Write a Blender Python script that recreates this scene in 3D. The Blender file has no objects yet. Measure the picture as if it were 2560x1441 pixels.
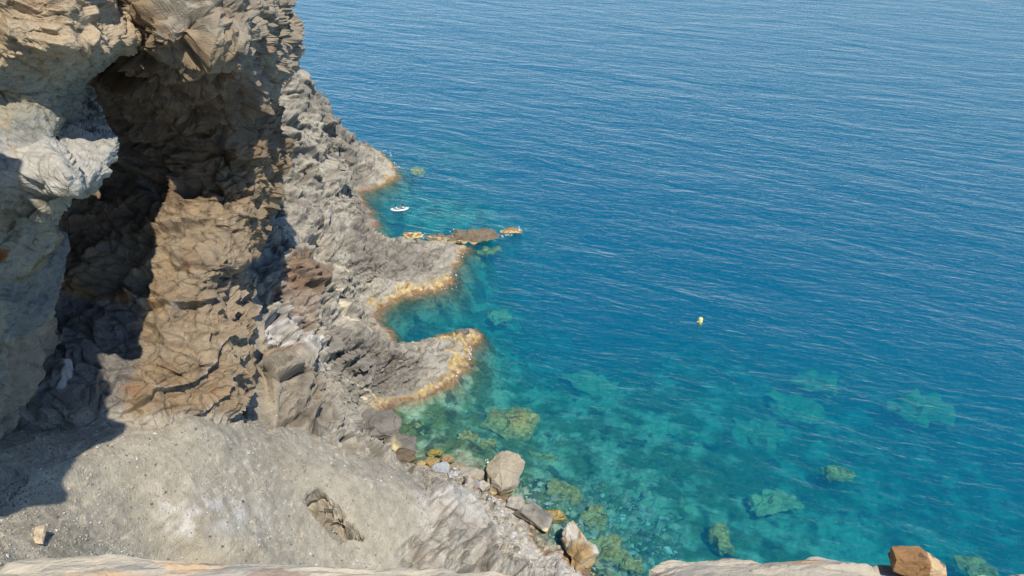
import bpy, math, random
import numpy as np
from mathutils import Vector, Matrix
import bmesh

random.seed(7)
RS = np.random.RandomState(11)
sc = bpy.context.scene
COL = sc.collection
H = 55.0                      # camera height above the sea
F = 2009.0                    # focal length in photo pixels
PITCH = math.radians(30)
CP, SP = math.cos(PITCH), math.sin(PITCH)

# ------------------------------------------------------------------ survey helpers
def ray(px, py):
    u = (np.asarray(px, float) - 1280) / F
    v = (720.5 - np.asarray(py, float)) / F
    return u, CP + v * SP, -SP + v * CP
def at_t(px, py, t):
    dx, dy, dz = ray(px, py)
    return np.stack([dx * t, dy * t, H + dz * t], -1)
def at_z(px, py, z):
    dx, dy, dz = ray(px, py)
    t = (H - np.asarray(z, float)) / (-dz)
    return np.stack([dx * t, dy * t, H + dz * t], -1)
def proj(P):
    d = P[..., 1] * CP + (H - P[..., 2]) * SP
    upc = P[..., 1] * SP - (H - P[..., 2]) * CP
    return 1280 + F * P[..., 0] / d, 720.5 - F * upc / d, d

# ------------------------------------------------------------------ numpy noise
def _hash(ix, iy, iz, seed):
    n = (ix.astype(np.int64) * 73856093) ^ (iy.astype(np.int64) * 19349663) ^ (iz.astype(np.int64) * 83492791) ^ (seed * 2654435761)
    n = (n ^ (n >> 13)) * 1274126177 & 0x7fffffff
    n = (n ^ (n >> 16)) * 668265263 & 0x7fffffff
    return n ^ (n >> 11)
def vnoise(P, seed=0):
    """gradient noise, about -0.7..0.7"""
    P = np.asarray(P)
    I = np.floor(P); Fr = P - I
    I = I.astype(np.int64)
    W = Fr * Fr * Fr * (Fr * (Fr * 6 - 15) + 10)
    out = 0
    for dx in (0, 1):
        wx = W[..., 0] if dx else 1 - W[..., 0]
        for dy in (0, 1):
            wy = W[..., 1] if dy else 1 - W[..., 1]
            for dz in (0, 1):
                wz = W[..., 2] if dz else 1 - W[..., 2]
                h = _hash(I[..., 0] + dx, I[..., 1] + dy, I[..., 2] + dz, seed)
                gx = (h & 1023) / 511.5 - 1; gy = ((h >> 10) & 1023) / 511.5 - 1; gz = ((h >> 20) & 1023) / 511.5 - 1
                out = out + wx * wy * wz * (gx * (Fr[..., 0] - dx) + gy * (Fr[..., 1] - dy) + gz * (Fr[..., 2] - dz))
    return out
def fbm(P, octv=4, seed=0, gain=0.5, ridged=False):
    a, s, o = 1.0, 0.0, 0
    for k in range(octv):
        n = vnoise(P * (2.03 ** k) + 17.3 * k, seed + k)
        if ridged: n = 0.35 - np.abs(n) * 1.4
        o = o + a * n; s += a; a *= gain
    return o / s * 1.6
def facets(Q, seed=0, soft=.14, act=None):
    """broken-block relief: each cell has its own offset and tilt. Returns height, edge distance, cell random"""
    if act is not None:
        h_, e_, r_ = np.zeros(len(Q)), np.ones(len(Q)), np.full(len(Q), .5)
        h_[act], e_[act], r_[act] = facets(Q[act], seed, soft)
        return h_, e_, r_
    Q = np.asarray(Q, np.float32)
    I = np.floor(Q).astype(np.int64)
    n = Q.shape[0]
    best = np.full(n, 9e9, np.float32); sec = np.full(n, 9e9, np.float32)
    bh = np.zeros(n, np.int64); sh_ = np.zeros(n, np.int64)
    bd = np.zeros((n, 3), np.float32); sd_ = np.zeros((n, 3), np.float32)
    Fq = (Q - I).astype(np.float32)
    for dx in (-1, 0, 1):
        for dy in (-1, 0, 1):
            for dz in (-1, 0, 1):
                h = _hash(I[:, 0] + dx, I[:, 1] + dy, I[:, 2] + dz, seed)
                D = np.stack([Fq[:, 0] - dx - (h & 1023) / 1023., Fq[:, 1] - dy - ((h >> 10) & 1023) / 1023., Fq[:, 2] - dz - ((h >> 20) & 1023) / 1023.], 1).astype(np.float32)
                d2 = (D * D).sum(1)
                m = d2 < best
                m2 = (~m) & (d2 < sec)
                sec[m] = best[m]; sh_[m] = bh[m]; sd_[m] = bd[m]
                best[m] = d2[m]; bh[m] = h[m]; bd[m] = D[m]
                sec[m2] = d2[m2]; sh_[m2] = h[m2]; sd_[m2] = D[m2]
    def val(hh, dd):
        g = _hash(hh, hh >> 3, hh >> 5, seed + 91)
        off = (g & 1023) / 511.5 - 1
        tx = ((g >> 10) & 1023) / 511.5 - 1; ty = ((g >> 20) & 1023) / 511.5 - 1; tz = ((g >> 5) & 1023) / 511.5 - 1
        return off * .5 + .9 * (tx * dd[:, 0] + ty * dd[:, 1] + tz * dd[:, 2]), (g & 4095) / 4095.
    v1, rr = val(bh, bd); v2, _ = val(sh_, sd_)
    e = np.sqrt(sec) - np.sqrt(best)
    k = .5 + .5 * np.clip(e / soft, 0, 1)
    return v1 * k + v2 * (1 - k), e, rr
def frame(nrm, along):
    n = np.array(nrm, float); n /= np.linalg.norm(n)
    a = np.array(along, float); a -= n * a.dot(n); a /= np.linalg.norm(a)
    return a, np.cross(n, a), n
def strata(P, fr, L):
    a, b, n = fr
    return np.stack([P @ a / L[0], P @ b / L[1], P @ n / L[2]], -1)

def tps(pts, vals, reg=0.0):
    pts = np.array(pts, float); vals = np.array(vals, float)
    N = len(pts)
    def U(r2): return 0.5 * r2 * np.log(r2 + 1e-9)
    D = ((pts[:, None] - pts[None]) ** 2).sum(-1)
    K = U(D) + reg * np.eye(N)
    Pm = np.hstack([np.ones((N, 1)), pts])
    A = np.zeros((N + 3, N + 3)); A[:N, :N] = K; A[:N, N:] = Pm; A[N:, :N] = Pm.T
    w = np.linalg.solve(A, np.concatenate([vals, np.zeros(3)]))
    def ev(X):
        sh = X.shape[:-1]; X = X.reshape(-1, 2); o = np.empty(len(X))
        for i in range(0, len(X), 60000):
            x = X[i:i + 60000]
            d = ((x[:, None] - pts[None]) ** 2).sum(-1)
            o[i:i + 60000] = U(d) @ w[:N] + w[N] + x @ w[N + 1:]
        return o.reshape(sh)
    return ev
def sdf(X, poly):
    """signed distance to polygon, positive inside"""
    sh = X.shape[:-1]; X = X.reshape(-1, 2); poly = np.array(poly, float)
    d = np.full(len(X), 1e18); ins = np.zeros(len(X), bool)
    for i in range(len(poly)):
        a, b = poly[i], poly[(i + 1) % len(poly)]
        e = b - a; w = X - a
        t = np.clip((w @ e) / (e @ e + 1e-12), 0, 1)
        q = w - t[:, None] * e
        d = np.minimum(d, (q * q).sum(1))
        c = (a[1] > X[:, 1]) != (b[1] > X[:, 1])
        xi = a[0] + (X[:, 1] - a[1]) / (b[1] - a[1] + 1e-12) * e[0]
        ins ^= c & (X[:, 0] < xi)
    d = np.sqrt(d)
    return np.where(ins, d, -d).reshape(sh)
def sstep(a, b, x):
    t = np.clip((x - a) / (b - a), 0, 1); return t * t * (3 - 2 * t)
def pmask(px, py, poly, soft=12, wob=None):
    d = sdf(np.stack([px, py], -1), poly)
    if wob is not None: d = d + wob
    return sstep(-soft, soft, d)
def blob(px, py, cx, cy, rx, ry, rot=0):
    c, s = math.cos(math.radians(rot)), math.sin(math.radians(rot))
    X = ((px - cx) * c + (py - cy) * s) / rx; Y = (-(px - cx) * s + (py - cy) * c) / ry
    return np.exp(-(X * X + Y * Y))
def mixc(C, c2, m):
    return C * (1 - m[..., None]) + np.array(c2) * m[..., None]
def lin(r, g, b):
    f = lambda c: ((c / 255 + 0.055) / 1.055) ** 2.4 if c > 10 else c / 255 / 12.92
    return np.array([f(r), f(g), f(b)])

# ------------------------------------------------------------------ object helpers
def tag(o, label=None, cat=None, group=None, kind=None):
    if label: o['label'] = label
    if cat: o['category'] = cat
    if group: o['group'] = group
    if kind: o['kind'] = kind
    return o
def empty(name, loc, rz=0):
    o = bpy.data.objects.new(name, None); COL.objects.link(o)
    o.location = loc; o.rotation_euler = (0, 0, rz); o.empty_display_size = 0.2
    return o
def mesh_np(name, V, Q, mat, cols=None, smooth=False, parent=None):
    me = bpy.data.meshes.new(name)
    V = np.ascontiguousarray(V, np.float32); Q = np.ascontiguousarray(Q, np.int32)
    k = Q.shape[1]
    me.vertices.add(len(V)); me.vertices.foreach_set('co', V.ravel())
    me.loops.add(Q.size); me.loops.foreach_set('vertex_index', Q.ravel())
    me.polygons.add(len(Q)); me.polygons.foreach_set('loop_start', np.arange(0, Q.size, k, dtype=np.int32))
    me.update(calc_edges=True)
    me.polygons.foreach_set('use_smooth', np.full(len(Q), smooth))
    if cols is not None:
        ca = me.color_attributes.new('Col', 'FLOAT_COLOR', 'POINT')
        ca.data.foreach_set('color', np.hstack([cols, np.ones((len(cols), 1))]).astype(np.float32).ravel())
    me.materials.append(mat)
    o = bpy.data.objects.new(name, me); COL.objects.link(o)
    if parent: o.parent = parent
    return o
def grid_quads(nr, nc):
    i = np.arange(nr * nc).reshape(nr, nc)
    return np.stack([i[:-1, :-1], i[:-1, 1:], i[1:, 1:], i[1:, :-1]], -1).reshape(-1, 4)
def grid_normals(P):
    du = np.gradient(P, axis=1); dv = np.gradient(P, axis=0)
    n = np.cross(du, dv); n /= np.linalg.norm(n, axis=-1, keepdims=True) + 1e-12
    return n

# ------------------------------------------------------------------ materials
def new_mat(name):
    m = bpy.data.materials.new(name); m.use_nodes = True
    nt = m.node_tree; nt.nodes.clear()
    return m, nt, nt.nodes.new, nt.links.new
def rock_mat(name, scale=1.0, bump=0.05, rot=(0, 0, 0), stretch=(1, 1, 4), rough=0.9, var=0.35):
    m, nt, N, L = new_mat(name)
    out = N('ShaderNodeOutputMaterial'); bs = N('ShaderNodeBsdfPrincipled')
    bs.inputs['Roughness'].default_value = rough
    bs.inputs['Specular IOR Level'].default_value = 0.25
    at = N('ShaderNodeAttribute'); at.attribute_name = 'Col'
    tc = N('ShaderNodeNewGeometry')
    mp = N('ShaderNodeMapping'); mp.vector_type = 'TEXTURE'; mp.inputs['Rotation'].default_value = rot
    mp.inputs['Scale'].default_value = [1 / (scale * s) for s in stretch]
    L(tc.outputs['Position'], mp.inputs['Vector'])
    n1 = N('ShaderNodeTexNoise'); n1.inputs['Scale'].default_value = 2.5; n1.inputs['Detail'].default_value = 8; n1.inputs['Roughness'].default_value = 0.65
    L(mp.outputs[0], n1.inputs['Vector'])
    n2 = N('ShaderNodeTexNoise'); n2.inputs['Scale'].default_value = 9 * scale; n2.inputs['Detail'].default_value = 5
    n2.inputs['Roughness'].default_value = 0.7
    L(tc.outputs['Position'], n2.inputs['Vector'])
    mr = N('ShaderNodeMapRange'); mr.inputs[1].default_value = 0.3; mr.inputs[2].default_value = 0.7
    mr.inputs[3].default_value = 1 - var; mr.inputs[4].default_value = 1 + var
    ad = N('ShaderNodeMath'); ad.operation = 'ADD'; ad.inputs[1].default_value = 0
    mm = N('ShaderNodeMath'); mm.operation = 'MULTIPLY_ADD'; mm.inputs[1].default_value = 0.5
    L(n1.outputs[0], mm.inputs[0])
    hf = N('ShaderNodeMath'); hf.operation = 'MULTIPLY'; hf.inputs[1].default_value = 0.5
    L(n2.outputs[0], hf.inputs[0]); L(hf.outputs[0], mm.inputs[2])
    L(mm.outputs[0], mr.inputs[0])
    vm = N('ShaderNodeVectorMath'); vm.operation = 'SCALE'
    L(at.outputs['Color'], vm.inputs[0]); L(mr.outputs[0], vm.inputs['Scale'])
    L(vm.outputs[0], bs.inputs['Base Color'])
    bp = N('ShaderNodeBump'); bp.inputs['Strength'].default_value = 0.9; bp.inputs['Distance'].default_value = bump
    L(mm.outputs[0], bp.inputs['Height']); L(bp.outputs[0], bs.inputs['Normal'])
    L(bs.outputs[0], out.inputs[0])
    return m
def plain_mat(name, col, rough=0.5, spec=0.5, var=0.12, nscale=14):
    m, nt, N, L = new_mat(name)
    out = N('ShaderNodeOutputMaterial'); bs = N('ShaderNodeBsdfPrincipled')
    bs.inputs['Roughness'].default_value = rough; bs.inputs['Specular IOR Level'].default_value = spec
    g = N('ShaderNodeTexCoord'); n = N('ShaderNodeTexNoise'); n.inputs['Scale'].default_value = nscale; n.inputs['Detail'].default_value = 3
    L(g.outputs['Object'], n.inputs['Vector'])
    mr = N('ShaderNodeMapRange'); mr.inputs[3].default_value = 1 - var; mr.inputs[4].default_value = 1 + var
    L(n.outputs[0], mr.inputs[0])
    vm = N('ShaderNodeVectorMath'); vm.operation = 'SCALE'; vm.inputs[0].default_value = col
    L(mr.outputs[0], vm.inputs['Scale']); L(vm.outputs[0], bs.inputs['Base Color']); L(bs.outputs[0], out.inputs[0])
    return m

M_SHORE = rock_mat('shore_rock', 1.2, 0.14, (0.5, -0.55, 0.2), (1, 1, 4))
M_CLIFF = rock_mat('cliff_rock', 1.2, 0.14, (0.1, -0.12, 0), (1, 1, 5))
M_BUTT = rock_mat('buttress_rock', 1.6, 0.11, (0.2, 0.45, 0), (1, 1, 4))
M_LEDGE = rock_mat('ledge_rock', 5, 0.02, (0.1, 0.1, 0.15), (1, 3.5, 2), var=0.16)
M_BOULDER = rock_mat('boulder_rock', 2.0, 0.05, (0.3, 0.3, 0), (1, 1, 2.5), rough=0.8, var=0.3)
M_WEED = rock_mat('weedy_rock', 4.0, 0.08, (0.3, 0.3, 0), (1, 1, 1.5), rough=0.8, var=0.75)

# ------------------------------------------------------------------ palette (albedos, plus one cave shade tone)
GREY = lin(166, 158, 141); PALE = lin(178, 170, 154); DGREY = lin(116, 111, 103); SCREE = lin(173, 163, 143)
TAN = lin(150, 135, 112); BROWN = lin(120, 105, 86); RUST = lin(135, 96, 68); WHITE = lin(205, 201, 195)
GOLD = lin(176, 148, 88); GOLDP = lin(212, 194, 146); OLIVE = lin(120, 112, 58); BLUEG = lin(118, 126, 128)
MAROON = lin(120, 78, 58); CAVE_SHADE = lin(92, 78, 62); CREAM = lin(196, 176, 146)

# ------------------------------------------------------------------ land height model
SHORE_PX = [(1510, 1640), (1480, 1500), (1440, 1412), (1402, 1388), (1352, 1380), (1336, 1345), (1318, 1312), (1304, 1270), (1262, 1242), (1212, 1212),
  (1190, 1185), (1150, 1168), (1092, 1170), (1046, 1166), (1008, 1156), (972, 1122), (938, 1096), (930, 1060), (950, 1030), (968, 1012),
  (1010, 1000), (1060, 985), (1130, 952), (1160, 920), (1176, 880), (1190, 845), (1177, 825), (1140, 832), (1090, 848), (1040, 858), (985, 860),
  (966, 838), (950, 805), (935, 775), (975, 756), (1000, 742), (1050, 729), (1110, 719), (1128, 700), (1122, 680), (1147, 655), (1142, 636), (1165, 617),
  (1110, 606), (1050, 607), (1010, 600), (980, 596), (940, 590), (928, 575), (930, 548), (910, 505), (900, 478), (930, 471), (970, 456), (990, 432),
  (984, 415), (962, 397), (940, 374), (915, 370), (890, 378), (840, 362), (780, 345), (730, 335), (600, 325), (300, 315), (-400, 315), (-2500, 1100), (-1500, 3000), (1200, 3000)]
SHORE = at_z([p[0] for p in SHORE_PX], [p[1] for p in SHORE_PX], 0)[:, :2]
LANDC = [(750, 208, 20), (788, 228, 17.5), (802, 298, 13.5), (860, 335, 10), (890, 385, 6.5), (905, 440, 5), (925, 525, 4), (928, 560, 2.8),
  (700, 300, 19), (650, 230, 21), (500, 230, 23), (850, 400, 9), (850, 500, 7), (750, 450, 12), (700, 600, 13), (850, 600, 6.5), (800, 560, 9), (650, 650, 16), (870, 680, 5.5), (700, 750, 14),
  (640, 800, 18), (700, 900, 14.5), (850, 800, 7.5), (900, 900, 5), (960, 930, 2.6), (850, 1000, 8), (750, 1000, 12.5), (700, 1080, 14.3), (640, 1060, 18),
  (500, 1060, 23.3), (400, 1060, 24.0), (300, 1060, 24.7), (100, 1100, 26.3), (0, 1200, 28.8), (200, 1200, 26.5), (500, 1200, 22), (500, 1350, 20.5), (200, 1350, 26),
  (0, 1400, 30), (700, 1350, 15.5), (900, 1350, 10.5), (1100, 1350, 6.3), (1250, 1350, 3), (1300, 1400, 3), (1100, 1250, 7), (900, 1250, 12), (700, 1200, 16.5),
  (900, 1130, 10), (800, 1100, 12.8), (1050, 1200, 5), (1200, 1280, 4), (500, 1500, 17), (0, 1600, 33), (1000, 1500, 8), (1300, 1500, 3), (-300, 1200, 31), (-300, 1600, 34),
  (1050, 920, 2.3), (1130, 880, 1.3), (1165, 850, .7), (1000, 980, 2), (1000, 900, 3.2), (1080, 870, 1.1), (1000, 650, 2.6), (1080, 640, 1.9), (1050, 700, 1.5),
  (950, 700, 3.2), (980, 740, 1), (1100, 660, 1.3), (900, 620, 5), (940, 400, 1.6), (920, 440, 1.6), (900, 425, 2.6), (960, 430, 1.1), (900, 1040, 3.5), (860, 740, 7), (930, 800, 2), (930, 640, 4)]
LP = [at_z(a, b, z)[:2] for a, b, z in LANDC]; LV = [c[2] for c in LANDC]
for x_, y_, z_ in ((-24, 41.5, 21.5), (-19.5, 43.5, 20), (-28, 41, 22), (-24, 47, 17), (-30, 55, 18), (-36, 72, 22), (-42, 92, 22), (-50, 60, 24), (-60, 100, 24), (-40, 45, 24), (-80, 50, 26), (-80, 130, 20)):
    LP.append(np.array([x_, y_], float)); LV.append(z_)
for i in range(0, len(SHORE) - 9, 2):
    LP.append(SHORE[i]); LV.append(0.0)
for a, b in ((780, 345), (730, 335), (600, 325)):
    LP.append(at_z(a, b, 0)[:2]); LV.append(0.0)
land_h = tps(LP, LV, 0.5)
SEAC = [(1100, 1050, 2), (1300, 1100, 2.6), (1200, 1130, 1.6), (1400, 1200, 2.8), (1500, 1300, 2.6), (1600, 1400, 3.2), (1800, 1400, 3.4), (1700, 1200, 3.6), (1900, 1100, 5.2), (1500, 1000, 4.2),
  (1350, 900, 8), (1400, 800, 12), (1250, 1000, 4), (2100, 1100, 6.2), (2300, 1300, 6), (2500, 1400, 6), (2500, 900, 12), (2000, 700, 18), (1600, 600, 20), (1350, 500, 17), (1120, 400, 5.5), (1200, 380, 7),
  (1050, 330, 12), (1050, 560, 4), (1200, 560, 4), (1320, 570, 8), (1050, 800, 9), (1000, 500, 11), (1500, 300, 26), (2300, 300, 30), (1100, 150, 28), (1240, 785, 5), (1180, 700, 9), (1650, 1500, 3), (2400, 1600, 4.5), (1220, 880, 6), (1200, 960, 4), (1700, 900, 7)]
sea_d = tps([at_z(a, b, -d)[:2] for a, b, d in SEAC], [c[2] for c in SEAC], 5)
def base_height(X):
    d = sdf(X, SHORE)
    wob = .5 * vnoise(np.concatenate([X * 2.6, X[..., :1] * 0], -1), 8) + 1.2 * vnoise(np.concatenate([X * 0.35, X[..., :1] * 0], -1), 5) + 0.5 * vnoise(np.concatenate([X * 1.1, X[..., :1] * 0], -1), 6)
    dd = d + wob * 1.1
    h = np.maximum(land_h(X), 0.25)
    near = 0.62 * dd
    zl = near * (1 - sstep(0.5, 5, dd)) + h * sstep(0.5, 5, dd)
    sd = np.clip(sea_d(X), 1.2, 32)
    far = sstep(190, 260, X[..., 1]); sd = sd * (1 - far) + 30 * far
    k = 1 - np.exp(-np.maximum(-dd, 0) / 3.5)
    stp = .62 + .7 * sstep(72, 85, X[..., 1])
    zs = np.maximum(0.62 * dd, -sd * (0.12 + 0.88 * k) )
    zs = np.where(dd < -1.0, -(np.minimum(stp * (-dd - 1) + .62, sd * (0.12 + 0.88 * k))), zs)
    return np.where(dd > 0, zl, zs), dd

FR_SLOPE = frame((-.49, .37, .79), (.7, .5, .2))
FR_WALL = frame((.10, -.14, 1), (1, 0, -.1))
FR_BUTT = frame((.45, .2, .87), (1, 0, -.5))

GULLY = [(600, 740), (640, 700), (672, 800), (640, 880), (690, 960), (700, 1070), (620, 1070), (600, 900)]
FLOOR = [(-200, 1060), (250, 1020), (600, 1050), (690, 1068), (760, 1100), (860, 1130), (900, 1120), (1010, 1165), (1060, 1210), (1090, 1300), (1000, 1380), (1100, 1700), (-400, 1700)]
HOLE = [(760, 1250), (790, 1222), (815, 1245), (860, 1290), (905, 1345), (850, 1350), (800, 1300)]

def build_land(name, kk, yy, kind, under_only=False):
    K, Y = np.meshgrid(kk, yy)
    X2 = np.stack([K * Y, Y], -1)
    z, dd = base_height(X2)
    P = np.concatenate([X2, z[..., None]], -1)
    px, py, dep = proj(P)
    # hollow in the scree floor and a few big humps on the grey slope
    hw = 16 * fbm(np.stack([px, py, px * 0], -1) / 38., 4, 33)
    z = z - 2.2 * pmask(px, py, HOLE, 9, hw) * (z > 2)
    z = z + 2.5 * blob(px, py, 735, 690, 45, 60, 20) + 2.0 * blob(px, py, 740, 960, 70, 60) + 1.5 * blob(px, py, 850, 1060, 40, 40) - 1.6 * blob(px, py, 655, 900, 22, 120, -8) * (z > 2)
    P[..., 2] = z
    Nn = grid_normals(P)
    sh = P.shape; Pf = P.reshape(-1, 3); px = px.ravel(); py = py.ravel(); dd = dd.ravel()
    w1 = fbm(Pf / 6.0, 3, 40)
    wob = 26 * w1
    mfloor = pmask(px, py, FLOOR, 22, wob); mg = pmask(px, py, GULLY, 10, wob * .3)
    loose = np.maximum(mfloor, mg) * (Pf[:, 2] > 1)
    hole = pmask(px, py, HOLE, 8, hw.ravel())
    land = sstep(-0.3, 3.5, dd)
    rocky = (1 - loose) * (0.25 + 0.75 * land)
    rocky = rocky * (1 - sstep(600, 540, px) * sstep(1120, 1040, py) * (Pf[:, 1] < 50))
    rocky = np.maximum(rocky, hole)
    ledg = pmask(px, py, [(1040, 1230), (1200, 1225), (1330, 1270), (1400, 1380), (1500, 1500), (800, 1500), (1000, 1380), (1050, 1300)], 20, wob * .5)
    wp = Pf + 0.5 * np.stack([w1, fbm(Pf / 5 + 9, 2, 44), w1 * .5], 1)
    act = (px > -350) & (px < 1700) & ~((px < 560) & (Pf[:, 1] > 62)) & (dd > -14)
    f1, e1, r1 = facets(strata(wp, FR_SLOPE, (7.0, 4.2, 2.3)), 1, .12, act)
    f2, e2, r2 = facets(strata(wp, FR_SLOPE, (3.2, 1.7, .75)), 2, .14, act)
    f3, e3, r3 = facets(strata(wp, FR_SLOPE, (1.4, .8, .3)), 3, .16, act)
    rid = fbm(strata(wp, FR_SLOPE, (2.4, 1.4, .5)), 4, 12, .55, True)
    gn = fbm(Pf / 2.2, 5, 20, .55)
    rocky2 = rocky * (1 - .3 * ledg)
    pv_ = .45 + .75 * sstep(-.25, .25, fbm(Pf / 7 + 60, 3, 39))
    h = rocky2 * (2.0 * f1 * sstep(.5, 8, Pf[:, 2]) + .85 * pv_ * f2 * (1.05 - .05 * sstep(0, 5, Pf[:, 2])) + .32 * pv_ * f3 + (.2 + .25 * sstep(6, 2, Pf[:, 2])) * rid - .3 * np.exp(-e1 / .05) - .12 * np.exp(-e2 / .05)) + loose * (.12 * gn + .05 * f3 + .30 * f1 * .5)
    h = h + (1 - land) * (.4 * gn + .55 * np.abs(fbm(Pf / 1.6 + 70, 4, 77)))
    # the shore itself keeps its place
    h = h * (0.35 + 0.65 * sstep(0, 2.5, np.abs(dd)))
    Pd = Pf + Nn.reshape(-1, 3) * h[:, None]
    # ---- colours
    c = np.tile(GREY, (len(Pf), 1))
    n_a = fbm(Pf / 9.0, 4, 60); n_b = fbm(strata(wp, FR_SLOPE, (3, 2, .5)), 4, 70); n_c = fbm(Pf / .8, 3, 80)
    c = mixc(c, PALE, sstep(-.1, .5, n_a) * .8)
    c = mixc(c, DGREY, sstep(.0, .5, n_b) * .7)
    c = mixc(c, TAN, sstep(.05, .5, fbm(Pf / 4.0 + 30, 3, 65)) * .5)
    c = mixc(c, DGREY * .85, (r2 > .82) * .5)
    c = mixc(c, PALE * 1.05, (r2 < .2) * .4)
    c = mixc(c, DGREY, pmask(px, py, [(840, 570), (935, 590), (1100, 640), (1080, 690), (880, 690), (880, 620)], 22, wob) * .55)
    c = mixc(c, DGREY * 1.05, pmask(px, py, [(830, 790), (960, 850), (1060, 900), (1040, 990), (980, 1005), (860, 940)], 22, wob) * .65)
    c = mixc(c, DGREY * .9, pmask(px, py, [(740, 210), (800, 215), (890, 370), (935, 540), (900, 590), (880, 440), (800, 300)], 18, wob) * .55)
    c = mixc(c, mixc(RUST[None] * .75, BROWN, np.array([.5]))[0], pmask(px, py, [(722, 650), (775, 645), (800, 700), (790, 760), (735, 740)], 8, wob * .3) * .8)
    c = mixc(c, RUST, pmask(px, py, [(680, 715), (735, 690), (780, 760), (800, 810), (760, 830), (690, 770)], 10, wob * .4) * .35)
    c = mixc(c, RUST * .8, pmask(px, py, [(645, 850), (700, 860), (750, 920), (720, 960), (670, 900)], 10, wob * .4) * .6)
    c = mixc(c, BROWN, pmask(px, py, [(660, 930), (840, 1000), (850, 1070), (740, 1080), (660, 1040)], 18, wob) * .45)
    c = mixc(c, WHITE, pmask(px, py, [(670, 780), (720, 770), (780, 850), (830, 920), (800, 940), (700, 870), (650, 830)], 16, wob) * sstep(-.25, .25, n_c) * .75)
    c = mixc(c, SCREE, loose * .92)
    c = mixc(c, TAN, loose * sstep(0, .5, n_a) * .35 + mg * .55)
    c = mixc(c, WHITE, loose * (blob(px, py, 510, 1290, 60, 45) + .8 * blob(px, py, 400, 1270, 30, 18) + .7 * blob(px, py, 440, 1320, 60, 14, 20) + .5 * blob(px, py, 620, 1290, 60, 45)) * sstep(-.2, .2, n_c) * .8)
    c = mixc(c, lin(196, 190, 178), ledg * sstep(-.5, .3, n_a) * .75)
    c = mixc(c, TAN, hole * .45)
    crk = np.maximum(np.exp(-e1 / .035) * .8, np.exp(-e2 / .04) * .5 * pv_) * rocky
    c = mixc(c, lin(58, 52, 46), np.clip(crk, 0, 1) * .8)
    pp = np.stack([px, py], -1)
    for pl in ([(868, 952), (900, 972), (930, 984), (946, 1003), (968, 1018)], [(905, 990), (925, 1000), (940, 1002)], [(800, 700), (840, 740), (880, 790), (930, 830)], [(780, 640), (830, 655), (880, 690)]):
        dmin = np.full(len(px), 1e9)
        for (ax_, ay_), (bx_, by_) in zip(pl, pl[1:]):
            ev = np.array([bx_ - ax_, by_ - ay_], float); ww = pp - [ax_, ay_]; tt = np.clip((ww @ ev) / (ev @ ev), 0, 1)
            dmin = np.minimum(dmin, np.linalg.norm(ww - tt[:, None] * ev, axis=1))
        c = mixc(c, lin(214, 200, 168), sstep(3.2, 1.0, dmin + 4 * np.abs(n_c)) * .8)
    # intertidal algae band follows the waterline
    zz = Pd[:, 2]
    bandn = .5 * vnoise(Pf / 1.6, 90) + .35 * vnoise(Pf / .45, 91) + .2 * f2
    wid = .35 + .45 * sstep(58, 75, Pf[:, 1]) - .25 * sstep(92, 104, Pf[:, 1]) + 1.5 * vnoise(Pf / 3.4, 94)
    wid = wid + .9 * pmask(px, py, [(1110, 815), (1200, 815), (1210, 900), (1170, 960), (1060, 1000), (1050, 975), (1120, 930)], 14)
    wid = np.maximum(wid, .06)
    outer = sstep(64, 78, Pf[:, 1])
    b1 = sstep(wid, .35 * wid, zz + bandn) * (zz > -3)
    noband = pmask(px, py, [(860, 470), (925, 480), (955, 590), (900, 640), (860, 600)], 8) + pmask(px, py, [(915, 770), (945, 778), (985, 850), (980, 880), (900, 860)], 10)
    b1 = b1 * (1 - .75 * np.clip(noband, 0, 1)) * (.35 + .65 * sstep(-.25, .1, fbm(Pf / .9 + 20, 4, 98)))
    c = mixc(c, mixc(np.tile(GOLD, (len(c), 1)), GOLDP, sstep(-.2, .4, vnoise(Pf / .5, 93))), b1 * (.45 + .55 * outer))
    c = mixc(c, lin(120, 92, 58), b1 * sstep(0, .35, fbm(Pf / .7, 3, 97)) * .7)
    c = mixc(c, MAROON, sstep(.25, .0, zz + bandn * .6) * .6)
    sub = sstep(0.0, -.7, zz + bandn * .3)
    sand = lin(176, 178, 150)
    seac = mixc(np.tile(lin(104, 112, 70), (len(c), 1)), sand, sstep(-.15, .25, fbm(Pf / 3.0, 5, 95)) * .95)
    seac = mixc(seac, lin(50, 60, 42), sstep(.1, .35, fbm(Pf / 1.8 + 4, 5, 99)) * .8)
    seac = mixc(seac, lin(70, 72, 52), sstep(70, 82, Pf[:, 1]) * sstep(-4, 0, dd) * .8)
    c = mixc(c, 0, sub) + seac * sub[:, None]
    c = c * (1 + .34 * n_c + .2 * n_b)[:, None]
    c = np.clip(c, .01, .85)
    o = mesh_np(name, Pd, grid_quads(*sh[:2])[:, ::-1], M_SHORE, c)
    tag(o, kind='structure')
    return Pd.reshape(sh), px.reshape(sh[:2]), py.reshape(sh[:2]), loose.reshape(sh[:2]), dd.reshape(sh[:2])

QUAL = 1.0
def yrows(n, a, b):
    s = np.linspace(0, 1, int(n * QUAL)); return a * (b / a) ** s
ls = lambda a, b, st: np.linspace(a, b, int((b - a) / st * QUAL))
LAND = build_land('near_shore_terrain', ls(-1.05, .30, .0015), yrows(620, 17, 60.2), 'structure')
build_land('far_shore_terrain', ls(-.62, .30, .0014), np.concatenate([ls(60, 120, .075), ls(120, 178, .13)]), 'structure')
build_land('seabed', ls(.30, 1.35, .0035), yrows(420, 24, 178), 'structure')

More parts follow.
